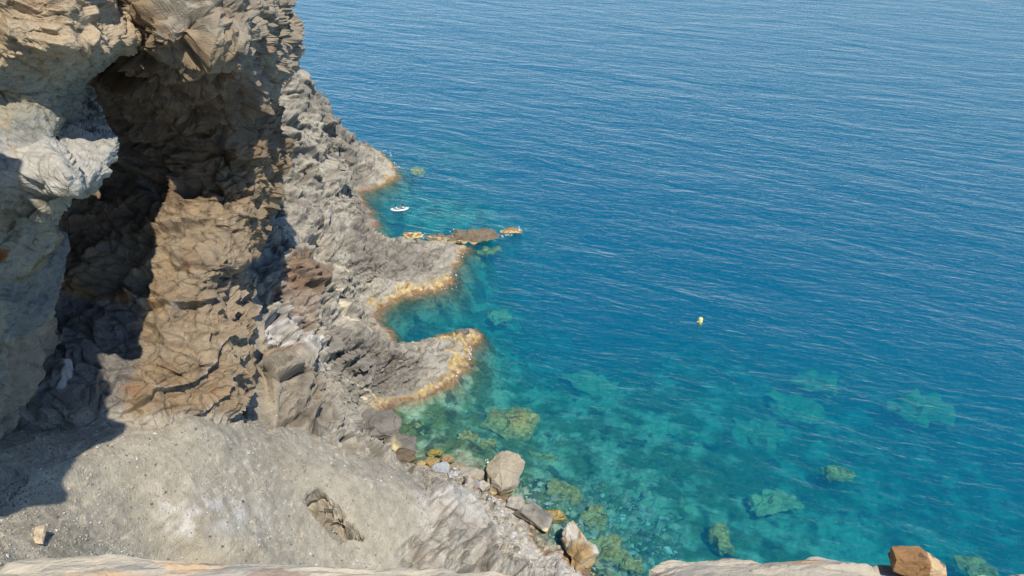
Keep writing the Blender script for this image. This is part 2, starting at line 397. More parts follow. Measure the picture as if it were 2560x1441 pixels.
# ------------------------------------------------------------------ relief-built rock faces (wall and buttress)
def build_face(name, prof, ctrl, xl, y0, y1, step, fr, mat, disp, colour, wrap=14., edge_r=60., amp_edge=1.):
    """A rock face surveyed as rows; its right flank turns the corner and runs on behind."""
    ys = np.arange(y0, y1 + step, step, dtype=float)
    pr = np.array(prof, float)
    xr = np.interp(ys, pr[:, 1], pr[:, 0])
    nc = int((np.max(xr) - xl) / step) + 1
    s = np.linspace(0, 1, nc)
    PX = xl + (xr - xl)[:, None] * s[None]
    PY = np.repeat(ys[:, None], nc, 1)
    tf = tps([c[:2] for c in ctrl], [c[2] for c in ctrl], 20.)
    T = tf(np.stack([PX, PY], -1))
    e = np.clip(1 - (xr[:, None] - PX) / edge_r, 0, 1)
    T = T + 3.0 * (1 - np.sqrt(np.maximum(1 - e * e, 0)))
    P = at_t(PX, PY, T)
    # flank behind the corner: same height, running away from the viewer
    nb = 70
    q = np.linspace(0, 1, nb + 1)[1:]
    back = P[:, -1:, :] + np.stack([-(q ** 2) * wrap * .55, q * wrap, -q * 1.0], -1)[None]
    P = np.concatenate([P, back], 1)
    PX = np.concatenate([PX, np.repeat(PX[:, -1:], nb, 1)], 1); PY = np.concatenate([PY, np.repeat(PY[:, -1:], nb, 1)], 1)
    Nn = grid_normals(P)
    sh = P.shape; Pf = P.reshape(-1, 3)
    h, c = disp(Pf, PX.ravel(), PY.ravel(), fr)
    Nf = -Nn.reshape(-1, 3)
    # make normals face the viewer side
    cam = np.array([0, 0, H]); sgn = np.sign(np.median(((cam - Pf) * Nf).sum(1)))
    Nf = Nf * sgn
    Pd = Pf + Nf * h[:, None]
    o = mesh_np(name, Pd, grid_quads(*sh[:2]), mat, c)
    tag(o, kind='structure')
    return Pd.reshape(sh)

WALL_PROF = [(712, -260), (716, -60), (714, 0), (726, 18), (720, 70), (738, 105), (752, 155), (740, 193), (721, 239), (707, 260), (671, 313), (686, 334), (708, 366),
  (710, 422), (721, 457), (715, 502), (703, 527), (689, 548), (700, 569), (675, 597), (674, 639), (640, 665), (600, 672), (580, 706), (594, 737), (600, 797), (620, 843), (622, 889), (622, 1012), (612, 1060), (606, 1200)]
WALL_PROF = [(a - 36, b) for a, b in WALL_PROF]
WALL_T = [(150, -200, 47), (400, -200, 44), (700, -200, 56), (150, 0, 48), (300, 0, 46), (400, 0, 45), (500, 0, 45), (600, 0, 50), (700, 0, 57), (250, 120, 50), (400, 110, 43.5), (500, 130, 45.5), (600, 110, 47.5), (700, 130, 58),
  (150, 300, 61), (250, 330, 61), (380, 300, 55.5), (500, 260, 52.5), (600, 230, 53), (690, 240, 60), (250, 480, 60), (400, 450, 58), (500, 420, 56.5), (600, 400, 57), (690, 400, 60), (400, 540, 56), (500, 560, 56), (560, 520, 56), (640, 560, 59), (690, 560, 62),
  (150, 600, 55), (300, 650, 55), (400, 700, 53), (550, 680, 54), (600, 700, 57), (150, 800, 51), (300, 820, 51), (450, 800, 52), (590, 800, 55), (150, 950, 46.5), (300, 950, 48.2), (450, 900, 49.5), (450, 960, 49.6), (600, 900, 53.5),
  (600, 1000, 53), (150, 1100, 45), (300, 1100, 46.4), (450, 1040, 49), (600, 1060, 54), (150, 1200, 45), (450, 1200, 47.5), (600, 1200, 54)]
def wall_disp(P, px, py, fr):
    w = fbm(P / 5., 3, 140)
    wp = P + .6 * np.stack([w, w * .5, fbm(P / 4 + 5, 2, 141)], 1)
    f1, e1, r1 = facets(strata(wp, fr, (4.2, 3.2, 2.4)), 21, .1)
    f2, e2, r2 = facets(strata(wp, fr, (1.9, 1.4, 1.0)), 22, .12)
    f3, e3, r3 = facets(strata(wp, fr, (.8, .6, .38)), 23, .16)
    rid = fbm(strata(wp, fr, (2.0, 1.5, .6)), 6, 150, .6, True)
    up = sstep(640, 420, py) ; low = 1 - up
    smooth = pmask(px, py, [(100, 900), (400, 890), (620, 905), (620, 1100), (100, 1100)], 30)
    # bedding ledges low on the wall
    lz = (P @ fr[2]) / 1.9 + .35 * w + .12 * fbm(P / 1.3, 3, 177)
    saw = (lz - np.floor(lz)); led = ((1 - saw) ** 2) * sstep(0, .06, saw) * (.55 + .8 * sstep(-.2, .3, fbm(P / 2.5, 3, 178))) * sstep(680, 760, py) * sstep(1070, 1000, py)
    h = (.65 + .5 * up) * f1 + (.45 + .25 * up) * f2 * (1 - .3 * smooth) + (.22 + .12 * up) * f3 + .18 * rid * (1 - .4 * smooth) + led - .25 * np.exp(-e1 / .05) * up - .1 * np.exp(-e2 / .05)
    c = np.tile(lin(158, 136, 106), (len(P), 1))
    n_a = fbm(P / 5., 4, 160); n_b = fbm(strata(wp, fr, (3, 2, .4)), 4, 161); n_c = fbm(P / .6, 3, 162)
    c = mixc(c, lin(126, 102, 76), sstep(-.2, .4, n_a) * .7)
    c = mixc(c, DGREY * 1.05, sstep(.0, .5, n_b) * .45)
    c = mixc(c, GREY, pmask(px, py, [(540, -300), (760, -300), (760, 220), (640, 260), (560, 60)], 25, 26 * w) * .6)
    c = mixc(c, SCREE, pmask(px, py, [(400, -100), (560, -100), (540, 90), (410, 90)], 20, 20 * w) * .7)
    c = mixc(c, CAVE_SHADE * 1.3, pmask(px, py, [(200, 150), (340, 130), (620, 200), (700, 330), (640, 480), (330, 520), (190, 480)], 25, 26 * w) * .4)  # overhang shade painted into the rock colour of the recess
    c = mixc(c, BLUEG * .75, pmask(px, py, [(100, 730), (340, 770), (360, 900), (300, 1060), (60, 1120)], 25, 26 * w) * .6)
    c = mixc(c, lin(176, 128, 66), pmask(px, py, [(120, 650), (160, 720), (330, 760), (420, 770), (300, 740), (170, 700)], 7, 14 * w) * .6)
    c = mixc(c, TAN * 1.12, pmask(px, py, [(420, 560), (600, 520), (600, 900), (350, 900), (440, 700)], 20, 20 * w) * .55)
    c = mixc(c, RUST, sstep(.28, .5, fbm(P / 1.8 + 50, 3, 170)) * .6)
    vein = np.exp(-np.abs(((px - 290) + (py - 390) * -1.0) / 8 + 2.5 * n_a)) * pmask(px, py, [(270, 370), (330, 380), (420, 480), (380, 490)], 8)
    c = mixc(c, WHITE, np.clip(vein, 0, 1) * .8)
    ledw = sstep(.16, .02, saw) * sstep(720, 780, py) * sstep(.0, .3, fbm(P / 1.2 + 7, 2, 171))
    c = mixc(c, WHITE * .95, ledw * .7)
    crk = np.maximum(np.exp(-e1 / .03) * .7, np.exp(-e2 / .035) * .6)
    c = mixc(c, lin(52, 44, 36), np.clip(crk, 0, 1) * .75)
    c = mixc(c, SCREE, sstep(1010, 1050, py + 20 * w) * .9)
    c = c * (1 + .25 * n_c + .12 * n_b)[:, None]
    return h, np.clip(c * .95, .01, .8)
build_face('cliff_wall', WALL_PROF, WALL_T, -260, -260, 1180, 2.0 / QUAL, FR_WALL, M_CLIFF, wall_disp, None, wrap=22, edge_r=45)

BUT_PROF = [(262, -260), (270, -60), (268, 21), (290, 70), (314, 102), (320, 123), (296, 160), (228, 211), (208, 246), (200, 300), (188, 352), (212, 397), (243, 420), (259, 447),
  (254, 484), (200, 512), (152, 541), (140, 570), (134, 611), (116, 646), (104, 690), (118, 740), (108, 800), (100, 900), (97, 975), (83, 1065), (38, 1115), (-10, 1150), (-20, 1300)]
BUT_PROF = [(a - 52, b) for a, b in BUT_PROF]
BUT_T = [(-420, -200, 25), (-420, 200, 25), (-420, 700, 25), (-420, 1300, 25), (-200, -200, 31), (0, -200, 35), (260, -200, 38), (0, 0, 34.5), (150, 0, 36), (260, 20, 38), (0, 120, 35.5), (150, 120, 36.5), (310, 115, 37.5), (0, 250, 37), (100, 260, 38.5), (200, 280, 41.5),
  (0, 380, 34.6), (120, 400, 34.8), (200, 380, 36.6), (0, 450, 34), (150, 470, 33.6), (250, 455, 34.0), (195, 500, 33.6), (0, 540, 37), (100, 540, 36.8), (0, 640, 37), (120, 640, 37.6), (0, 720, 37.5), (100, 720, 38.4),
  (-200, 400, 31), (-200, 700, 31), (0, 850, 38), (90, 850, 39), (0, 980, 39), (90, 980, 40), (0, 1100, 40), (80, 1080, 41), (-200, 1000, 30), (0, 1300, 40.5), (-200, 1300, 30)]
def but_disp(P, px, py, fr):
    w = fbm(P / 4., 3, 240)
    wp = P + .5 * np.stack([w, w * .5, fbm(P / 3 + 5, 2, 241)], 1)
    f1, e1, r1 = facets(strata(wp, fr, (3.6, 2.6, 1.8)), 31, .16)
    f2, e2, r2 = facets(strata(wp, fr, (1.3, 1.0, .6)), 32, .16)
    f3, e3, r3 = facets(strata(wp, fr, (.55, .4, .22)), 33, .18)
    rid = fbm(strata(wp, fr, (1.8, 1.2, .45)), 6, 250, .62, True)
    top = sstep(190, 120, py + 20 * w)
    h = (.5 + .2 * top) * f1 + (.2 + .2 * top) * f2 + (.09 + .07 * top) * f3 + (.14 + .1 * top) * rid - .12 * np.exp(-e1 / .05)
    n_a = fbm(P / 4., 4, 260); n_b = fbm(strata(wp, fr, (2, 1.5, .25)), 4, 261); n_c = fbm(P / .4, 3, 262)
    c = np.tile(lin(166, 158, 136), (len(P), 1))
    c = mixc(c, BLUEG, sstep(-.1, .45, n_a) * .55)
    c = mixc(c, lin(146, 142, 118), sstep(.0, .5, n_b) * .6)
    c = mixc(c, lin(190, 166, 132), top * .75)
    c = mixc(c, RUST, top * sstep(.1, .4, n_b) * .5)
    c = mixc(c, WHITE, pmask(px, py, [(0, 330), (120, 340), (250, 430), (240, 480), (60, 500), (0, 480)], 25, 18 * w) * .4)
    seam = np.exp(-((px - np.interp(py, [60, 160, 300, 420, 520], [95, 62, 14, 48, 60])) / 5) ** 2) * sstep(50, 100, py) * sstep(540, 500, py)
    c = mixc(c, lin(172, 146, 114), np.clip(seam, 0, 1) * .75 * sstep(-.3, .1, n_c))
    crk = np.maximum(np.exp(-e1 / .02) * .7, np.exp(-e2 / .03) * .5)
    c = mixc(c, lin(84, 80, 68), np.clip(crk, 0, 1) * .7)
    c = mixc(c, lin(150, 92, 48), pmask(px, py, [(0, 620), (28, 624), (15, 655), (0, 660)], 4) * .9)
    c = mixc(c, lin(150, 120, 66), pmask(px, py, [(30, 700), (90, 655), (110, 670), (60, 715)], 7, 10 * w) * .7)
    c = mixc(c, BLUEG * .8, pmask(px, py, [(0, 700), (140, 700), (140, 830), (0, 850)], 22, 18 * w) * .6)
    c = mixc(c, TAN, pmask(px, py, [(0, 850), (110, 850), (100, 1100), (0, 1100)], 22, 18 * w) * .5)
    c = c * (1 + .22 * n_c + .12 * n_b)[:, None]
    return h, np.clip(c * .95, .01, .8)
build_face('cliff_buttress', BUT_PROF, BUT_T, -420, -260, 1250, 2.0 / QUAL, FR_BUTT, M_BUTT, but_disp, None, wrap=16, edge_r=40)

# unseen rock added outside the frame on the left to cast shade
def hull_rock(name, pts, cuts, mat, disp, col):
    bm = bmesh.new()
    for p in pts: bm.verts.new(p)
    bmesh.ops.convex_hull(bm, input=bm.verts[:]); bmesh.ops.triangulate(bm, faces=bm.faces[:])
    for _ in range(cuts): bmesh.ops.subdivide_edges(bm, edges=bm.edges[:], cuts=1, use_grid_fill=True)
    bmesh.ops.triangulate(bm, faces=bm.faces[:]); bmesh.ops.recalc_face_normals(bm, faces=bm.faces[:]); bm.normal_update()
    V_ = np.array([v.co[:] for v in bm.verts]); N_ = np.array([v.normal[:] for v in bm.verts]); F_ = np.array([[v.index for v in f.verts] for f in bm.faces]); bm.free()
    h_, c_ = disp(V_)
    return mesh_np(name, V_ + N_ * h_[:, None], F_, mat, c_)
def spur_disp(P):
    fr = FR_BUTT
    return .8 * facets(strata(P, fr, (3.6, 2.6, 1.8)), 31)[0] + .3 * facets(strata(P, fr, (1.3, 1, .6)), 32)[0] + .5 * fbm(P / 4, 4, 3), np.tile(TAN, (len(P), 1)) * (1 + .4 * fbm(P / 2, 4, 9))[:, None]
o = hull_rock('shadow_spur', [(-16.2, 22.5, 47), (-16.4, 16, 47), (-16.5, 22.5, 58), (-16, 15, 59), (-22.3, 21.5, 36), (-22.5, 15, 36), (-38, 23, 34), (-38, 12, 34), (-40, 26, 58), (-38, 10, 60), (-24, 19, 61)], 5, M_BUTT, spur_disp, None)  # added mass, right edge shaped so its shadow falls on the scree floor
tag(o, kind='structure')

# ------------------------------------------------------------------ foreground ledges, the cliff edge under the photographer
def ledge(name, edge_px, zc, seed, res=0.012, back=2.6, dip=0.25, tone=None):
    """slab: plan outline from the far lip, top gently dipping, far side dropping away"""
    e = np.array([at_z(a, b, zc)[:2] for a, b in edge_px])
    x0, x1 = e[0, 0], e[-1, 0]
    nx = int((x1 - x0) / res)
    xs = np.linspace(x0, x1, nx)
    ye = np.interp(xs, e[:, 0], e[:, 1])
    ye = ye + .02 * fbm(np.stack([xs * 6, xs * 0, xs * 0 + seed], -1), 4, seed)
    nt, nd = int(back / res * .6), 150
    rows = []
    for j in range(nt):
        q = 1 - (j / (nt - 1)); yy = ye - back * q ** 1.6
        lip = np.clip(1 - (ye - yy) / .10, 0, 1)
        rows.append(np.stack([xs, yy, zc + dip * (ye - yy) - .05 * lip ** 2], -1))
    for j in range(1, nd):
        q = j / (nd - 1)
        rows.append(np.stack([xs, ye + .04 * math.sin(q * 9) - .5 * q, zc - .05 - 5.0 * q ** 1.5 + 0 * xs], -1))
    P = np.array(rows)
    # ends fall away too
    ed = np.minimum(xs - x0, x1 - xs); dn = np.clip(1 - ed / .07, 0, 1)
    P[..., 2] -= (.6 * dn ** 2)[None]
    Nn = grid_normals(P); sh = P.shape; Pf = P.reshape(-1, 3); Nf = Nn.reshape(-1, 3)
    if np.median(Nf[: nx * nt // 2, 2]) < 0: Nf = -Nf
    fr = frame((.1, -.25, 1), (1, -.12, 0))
    w = fbm(Pf / .5, 3, seed)
    f1, e1, r1 = facets(strata(Pf + .06 * w[:, None], fr, (.75, .3, .10)), seed)
    f2, e2, r2 = facets(strata(Pf + .03 * w[:, None], fr, (.25, .09, .03)), seed + 1)
    gn = fbm(strata(Pf, fr, (.5, .12, .05)), 5, seed + 3)
    h = .034 * f1 + .011 * f2 + .014 * gn + .02 * w
    Pd = Pf + Nf * h[:, None]
    c = np.tile(lin(196, 184, 160) if tone is None else tone, (len(Pf), 1))
    c = mixc(c, lin(166, 160, 148), sstep(-.1, .4, w) * .6)
    c = mixc(c, lin(196, 160, 118), sstep(.12, .42, fbm(strata(Pf, fr, (.45, .10, .3)) + 4, 4, seed + 5)) * .65)
    c = mixc(c, lin(128, 92, 70), (r2 > .93) * .5)
    c = c * (1 + .16 * gn)[:, None]
    o = mesh_np(name, Pd, grid_quads(*sh[:2]), M_LEDGE, np.clip(c, .01, .8))
    tag(o, kind='structure')
    return o
ledge('foreground_ledge', [(-420, 1560), (-120, 1460), (20, 1404), (90, 1396), (230, 1385), (420, 1392), (700, 1404), (1000, 1410), (1180, 1416), (1320, 1424), (1450, 1446), (1500, 1475)], 52.3, 301)
ledge('foreground_ledge_right', [(1606, 1460), (1622, 1404), (1660, 1392), (1720, 1386), (1830, 1378), (1870, 1381), (1910, 1392), (1985, 1396), (2040, 1392), (2140, 1403), (2182, 1416), (2200, 1407), (2240, 1410), (2330, 1432), (2420, 1442), (2440, 1440), (2460, 1432), (2580, 1424), (2800, 1420), (3000, 1440)], 52.3, 311)

# ------------------------------------------------------------------ boulders
def rock_mesh(name, size, seed, mat, col, sub=5, planes=14, rough=.05, boxy=.5, rot=0., tide=None, origin=None, tilt=(0, 0), col2=None, weed=False, keep_z=None):
    """angular boulder: polytope with noise. size = full extents (m)"""
    rs = np.random.RandomState(seed)
    bm = bmesh.new(); bmesh.ops.create_icosphere(bm, subdivisions=sub, radius=1)
    V = np.array([v.co[:] for v in bm.verts]); Fc = np.array([[v.index for v in f.verts] for f in bm.faces]); bm.free()
    n = rs.normal(size=(planes, 3)); n /= np.linalg.norm(n, axis=1, keepdims=True)
    ax = np.array([[1, 0, 0], [-1, 0, 0], [0, 1, 0], [0, -1, 0], [0, 0, 1], [0, 0, -1]], float) + rs.normal(size=(6, 3)) * .16
    ax /= np.linalg.norm(ax, axis=1, keepdims=True)
    n = np.concatenate([n, ax]); d = np.concatenate([rs.uniform(.82, 1.08, planes), rs.uniform(1 - .24 * boxy, 1 - .02 * boxy, 6)])
    dots = V @ n.T
    r = np.min(np.where(dots > .05, d / np.maximum(dots, .05), 9), 1)
    P = V * r[:, None]
    P = P / (P.max(0) - P.min(0)) * np.array(size)
    s = float(np.mean(size))
    ff, fe, _r = facets(P / s * 2.6 + seed, seed, .2)
    P = P + V * (s * (1.3 * rough * fbm(P / s * 1.8 + seed, 4, seed) + 1.5 * rough * ff - .25 * rough * np.exp(-fe / .05) + .35 * rough * fbm(P / s * np.array([5, 5, 11]) + seed, 4, seed + 1, .6, True)))[:, None]
    tx, ty = tilt
    R = np.array((Matrix.Rotation(rot, 3, 'Z') @ Matrix.Rotation(ty, 3, 'Y') @ Matrix.Rotation(tx, 3, 'X')))
    P = P @ R.T
    W = P + (np.array(origin) if origin is not None else 0)
    c = np.tile(col, (len(P), 1))
    c = mixc(c, col * .72, sstep(-.1, .4, fbm(P / s * 1.7 + 3, 3, seed + 4)) * .7)
    if col2 is not None:
        c = mixc(c, col2, sstep(-.12, .2, fbm(P / s * 1.2 + 9, 3, seed + 6)))
    if weed:
        c = mixc(c, OLIVE * .6, sstep(-.05, .25, fbm(W / .45, 4, seed + 8)) * .7)
        c = mixc(c, lin(190, 172, 118), sstep(.05, .3, fbm(W / .3 + 8, 4, seed + 9)) * .8)
    if tide is not None:
        bn = .15 * vnoise(W / .5, 7)
        b = sstep(tide + .05, tide - .12, W[:, 2] + bn)
        c = mixc(c, GOLDP, b * .9)
        c = mixc(c, lin(150, 104, 48), sstep(.14, .0, W[:, 2] + bn) * .9)
    c = c * (1 + .2 * fbm(W / .35, 3, seed + 5))[:, None]
    return mesh_np(name, P, Fc, mat, np.clip(c, .01, .8))
def boulder(name, px0, py0, px1, py1, zc, seed, label, cat='boulder', col=GREY, hk=.8, dk=1.0, group=None, **kw):
    cx, cy = (px0 + px1) / 2, (py0 + py1) / 2
    P = at_z(cx, cy, zc); t = proj(P)[2]
    asp = kw.pop('asp', (1, 1)); w = (px1 - px0) / F * t; hh = (py1 - py0) / F * t      # apparent height splits into height and depth
    sd = math.sin(math.radians(38)); cd = math.cos(math.radians(38))
    k = hh / math.hypot(hk * cd, dk * sd)
    o = rock_mesh(name, (w * asp[0], max(dk * k, .1) * asp[1], max(hk * k, .1)), seed, kw.pop('mat', M_BOULDER), col, origin=P, **kw)
    o.location = P
    tag(o, label, cat, group)
    return o
G1 = 'boulders along the waterline'; G2 = 'loose blocks at the foot of the scree'; G3 = 'boulders under the water'; G4 = 'low reef rocks off the point'
boulder('boulder', 898, 1030, 996, 1100, 1.0, 51, 'large dark grey rounded boulder under the cliff foot, where the cove meets the promontory', col=DGREY * 1.1, hk=.75, dk=1.3, rot=.5, group=G1, rough=.08, sub=6, tide=.2)
boulder('boulder', 956, 1086, 1048, 1132, .3, 52, 'flat boulder, grey at its shore end and golden towards the water', col=DGREY, col2=GOLDP * .9, hk=.5, dk=1, rot=-.4, tide=.25, group=G1)
boulder('boulder', 988, 1125, 1040, 1158, .3, 53, 'small dark brown boulder just inshore of the grey and golden flat boulder', col=BROWN * .8, hk=.6, tide=.2, group=G1)
boulder('boulder', 1058, 1143, 1098, 1165, .0, 54, 'rounded ochre stone awash, middle of the row of golden stones', col=lin(160, 138, 92), hk=.5, group=G1, rough=.07, boxy=.1, planes=20, mat=M_WEED)
boulder('boulder', 1103, 1139, 1137, 1158, .05, 55, 'rounded ochre stone awash, nearest the big pale boulder', col=lin(168, 140, 100), hk=.55, group=G1, rough=.07, boxy=.1, planes=20, mat=M_WEED)
boulder('boulder', 1040, 1152, 1064, 1168, .2, 56, 'smallest golden stone in the row, dry and touching the scree', col=lin(178, 160, 118), hk=.6, group=G1, rough=.07, boxy=.1, planes=20, mat=M_WEED)
boulder('boulder', 1068, 1124, 1107, 1142, -.15, 57, 'flat olive stone just under the surface behind the row of golden stones', col=OLIVE * 1.6, hk=.4, group=G1, rough=.08, boxy=.1, planes=20, mat=M_WEED)
blk = lin(160, 163, 165)
boulder('rock_block', 1072, 1166, 1122, 1200, 1.1, 61, 'blue grey slab leaning at the left end of the block pile', 'rock', col=blk, hk=.55, tilt=(.4, -.2), group=G2, boxy=1, planes=5, rough=.04)
boulder('rock_block', 1116, 1180, 1158, 1212, 1.3, 62, 'palest blue grey block, the flat faced one in the centre of the block pile', 'rock', col=blk * 1.12, hk=.7, tilt=(.3, .3), rot=.4, group=G2, boxy=1, planes=5, rough=.04)
boulder('rock_block', 1156, 1191, 1194, 1228, 1.3, 63, 'square block with one rusty orange side, right of the palest block', 'rock', col=blk * .95, col2=lin(176, 138, 104), hk=.8, tilt=(-.2, .3), rot=.2, group=G2, boxy=1, planes=4, rough=.04)
boulder('rock_block', 1094, 1197, 1130, 1224, 1.6, 64, 'dark grey block half buried in scree below the leaning slab', 'rock', col=DGREY, hk=.6, tilt=(.2, -.4), rot=-.5, group=G2, boxy=1, planes=5, rough=.04)
boulder('rock_block', 1150, 1168, 1216, 1204, .9, 65, 'long grey brown block at the water side of the block pile', 'rock', col=GREY * .9, hk=.6, tilt=(.2, .1), rot=-.35, group=G2, boxy=1, planes=5, rough=.045)
boulder('rock_block', 1138, 1211, 1162, 1236, 1.8, 66, 'small brown upright block at the landward edge of the pile', 'rock', col=BROWN, hk=.9, tilt=(.2, .2), group=G2, boxy=1, planes=5, rough=.045)
boulder('rock_block', 1122, 1159, 1163, 1178, .6, 67, 'low tan block between the pile and the golden stones', 'rock', col=TAN, hk=.5, rot=.3, group=G2, boxy=.8, planes=6, rough=.02)
boulder('rock_block', 1192, 1204, 1222, 1228, 1.1, 68, 'pale wedge at the right end of the block pile beside the big boulder', 'rock', col=PALE, hk=.7, rot=.7, tilt=(.3, 0), group=G2, boxy=1, planes=5, rough=.045)
boulder('boulder', 1206, 1138, 1304, 1238, .9, 71, 'biggest pale boulder standing in the shallows with a golden tide line round its foot', col=lin(166, 154, 132), hk=.95, dk=1.05, rot=-.3, asp=(.88, 1.1), tilt=(.1, .25), tide=.35, group=G1, boxy=.6, planes=11, rough=.07, sub=6)
boulder('boulder', 1262, 1240, 1314, 1276, .8, 72, 'pale grey split boulder on the shore just below the biggest boulder', col=PALE * .95, hk=.5, tide=.4, rot=-.4, group=G1, boxy=.8, planes=8, rough=.06, sub=6)
boulder('boulder', 1300, 1256, 1380, 1328, .5, 73, 'long dark slab sloping into the water with an orange edge', col=GREY * .85, col2=DGREY * 1.1, hk=.4, dk=1.1, rot=-.6, asp=(1.2, .6), tilt=(0, .18), tide=.3, group=G1, boxy=.8, planes=8, rough=.06, sub=6)
boulder('boulder', 1402, 1334, 1486, 1422, .5, 74, 'isolated golden block with a white crusted top in the green shallows', col=lin(166, 138, 96), col2=lin(190, 184, 170), hk=.8, dk=1, rot=.35, asp=(.8, 1.15), tilt=(.15, -.1), tide=.1, group=G1, boxy=.8, planes=9, rough=.08, sub=6)
boulder('boulder', 1356, 1274, 1420, 1310, -.35, 75, 'ochre boulder just below the surface right of the dark slab', col=GOLD * .9, hk=.6, group=G3, rough=.06, weed=True, mat=M_WEED)
boulder('boulder', 690, 845, 735, 905, 16.3, 76, 'rust brown tilted block lodged beside the gully of fine scree', 'rock', col=RUST * .8, col2=TAN, hk=.8, rot=.6, tilt=(.3, .3), boxy=.8, planes=7, rough=.03) if False else None
# reef rocks
boulder('reef_rock', 1008, 578, 1054, 602, .1, 81, 'shaggy golden reef rock nearest the shore', 'reef', col=lin(150, 126, 84), hk=.25, dk=1.2, group=G4, sub=6, rough=.11, tide=.3)
boulder('reef_rock', 1066, 584, 1160, 608, .2, 82, 'long low reef rock joined to the headland, golden with a dark back', 'reef', col=lin(124, 110, 90), hk=.14, dk=1.2, group=G4, sub=6, rough=.11, tide=.25)
boulder('reef_rock', 1130, 574, 1248, 609, .35, 83, 'largest reef rock, brown crest with surf on its seaward side', 'reef', col=lin(124, 110, 90), hk=.18, dk=1.1, group=G4, sub=6, rough=.11, tide=.25, rot=.05)
boulder('reef_rock', 1246, 572, 1304, 588, .0, 84, 'outermost small golden reef rock', 'reef', col=lin(150, 126, 84), hk=.25, dk=1, group=G4, sub=6, rough=.11, tide=.2, rot=.1)
boulder('boulder', 1138, 822, 1174, 840, .8, 85, 'smooth dark grey boulder at the tip of the near promontory', col=DGREY, hk=.6, group=G1, rough=.03, boxy=.3)
# under water
SUBM = [(1216, 1018, 1352, 1100, -1.7, 'big round speckled boulder close under the surface off the cove'), (1140, 1082, 1192, 1114, -.9, 'small orange brown sunken boulder between the cove and the big speckled one'),
  (1000, 1056, 1062, 1100, -1.2, 'pale sunken slab nearest the large dark grey boulder'), (1368, 1216, 1462, 1256, -1.3, 'long flat sunken rock right of the biggest pale boulder'), (1450, 1272, 1524, 1318, -1.4, 'pointed sunken rock below the long flat one'),
  (1450, 1342, 1560, 1402, -1.2, 'broad pale sunken rock behind the golden block'), (1540, 1392, 1612, 1428, -1.3, 'sunken rock showing just left of the right hand ledge'), (2056, 1166, 2142, 1202, -2.2, 'lone bright olive sunken rock in the open water on the right'),
  (1988, 926, 2092, 986, -4.6, 'faint green sunken rock farthest out, upper of the right hand patches'), (2230, 988, 2370, 1062, -4.6, 'faint sunken rock farthest right'), (1920, 992, 2062, 1052, -4.6, 'wide faint sunken rock between the two outer ones'), (1830, 1050, 1952, 1112, -4.6, 'faint sunken mound left of the lone bright rock'),
  (1776, 1318, 1832, 1384, -2.0, 'steep sunken rock straight above the right hand ledge'), (1862, 1226, 1992, 1282, -2.6, 'long dim sunken rock below the lone bright one'), (1396, 934, 1540, 980, -4.0, 'wide sunken rock patch below the yellow buoy to the left'), (2396, 1398, 2482, 1440, -2.0, 'sunken rock right of the rusty stone'),
  (1026, 420, 1062, 446, -.8, 'sunken rock off the farthest golden point'), (1176, 620, 1252, 642, -1.2, 'reddish sunken rock off the middle headland'), (1200, 1100, 1240, 1125, -1.0, 'small sunken stone under the big speckled boulder'), (1330, 1130, 1400, 1165, -2.2, 'dim sunken stone seaward of the biggest pale boulder'),
  (1640, 1260, 1740, 1310, -3.2, 'greenish sunken mound in the middle of the shallows'), (1560, 1180, 1640, 1220, -3.2, 'small greenish sunken mound above the pointed rock'), (1220, 775, 1275, 810, -2.6, 'sunken rock beyond the tip of the near promontory')]
for i, (a, b, c_, d_, z_, lab) in enumerate(SUBM):
    boulder('sunken_boulder', a, b, c_, d_, z_ - .3, 400 + i, lab, 'boulder', col=lin(160, 150, 100) if z_ > -2.4 else lin(160, 168, 130), hk=.4 if z_ > -2.4 else .22, dk=1.0, group=G3, rough=.12 if z_ > -2.4 else .16, boxy=.1, weed=z_ > -2.4, mat=M_WEED, rot=random.uniform(-.5, .5))

# rusty stone on the right ledge: two broken pieces of colour in one stone
t = 3.4
So = at_z(2292, 1413, 52.33)
HP = [(p_[0], p_[1], p_[2] * .85) for p_ in [(-.115, .02, .10), (.0, .03, .095), (.03, .03, .068), (-.12, -.045, .02), (-.05, -.06, -.01), (.025, -.055, -.02), (-.112, -.03, .08), (-.005, -.045, .088),
      (.032, -.045, .048), (.08, .02, .022), (.118, 0, .0), (.118, -.03, -.035), (.05, -.05, -.035), (-.1, .06, 0), (.1, .05, -.03)]]
st = hull_rock('rusty_stone', HP, 5, M_LEDGE, lambda P: (.003 * fbm(P / .03, 4, 5) + .004 * facets(P / .05, 77, .2)[0], np.tile(lin(146, 112, 74), (len(P), 1))), None)
me = st.data; ca = me.color_attributes['Col']; n = len(me.vertices)
co = np.empty(n * 3, np.float32); me.vertices.foreach_get('co', co); co = co.reshape(-1, 3)
cc = np.empty(n * 4, np.float32); ca.data.foreach_get('color', cc); cc = cc.reshape(-1, 4)
wv = fbm(co / .05, 4, 5)
m = sstep(.028, .038, co[:, 0] + .008 * wv)
cc[:, :3] = mixc(cc[:, :3], lin(205, 176, 136), m)
cc[:, :3] = mixc(cc[:, :3], lin(84, 56, 44), sstep(.15, .35, fbm(co / .06 + 3, 3, 9)) * .7)
cc[:, :3] *= (1 + .25 * wv)[:, None]
ca.data.foreach_set('color', np.clip(cc, 0, 1).ravel())
st.location = So
tag(st, 'rust brown and cream broken stone resting on the pale right hand ledge', 'stone')
# pale flake on the scree at lower left
boulder('stone_flake', 82, 1318, 112, 1352, 28.6, 88, 'cream pointed flake lying on the scree at the lower left', 'stone', col=CREAM, hk=.18, dk=.8, rot=.4, tilt=(.25, .1), boxy=.8, planes=8, rough=.06, asp=(.9, 1))

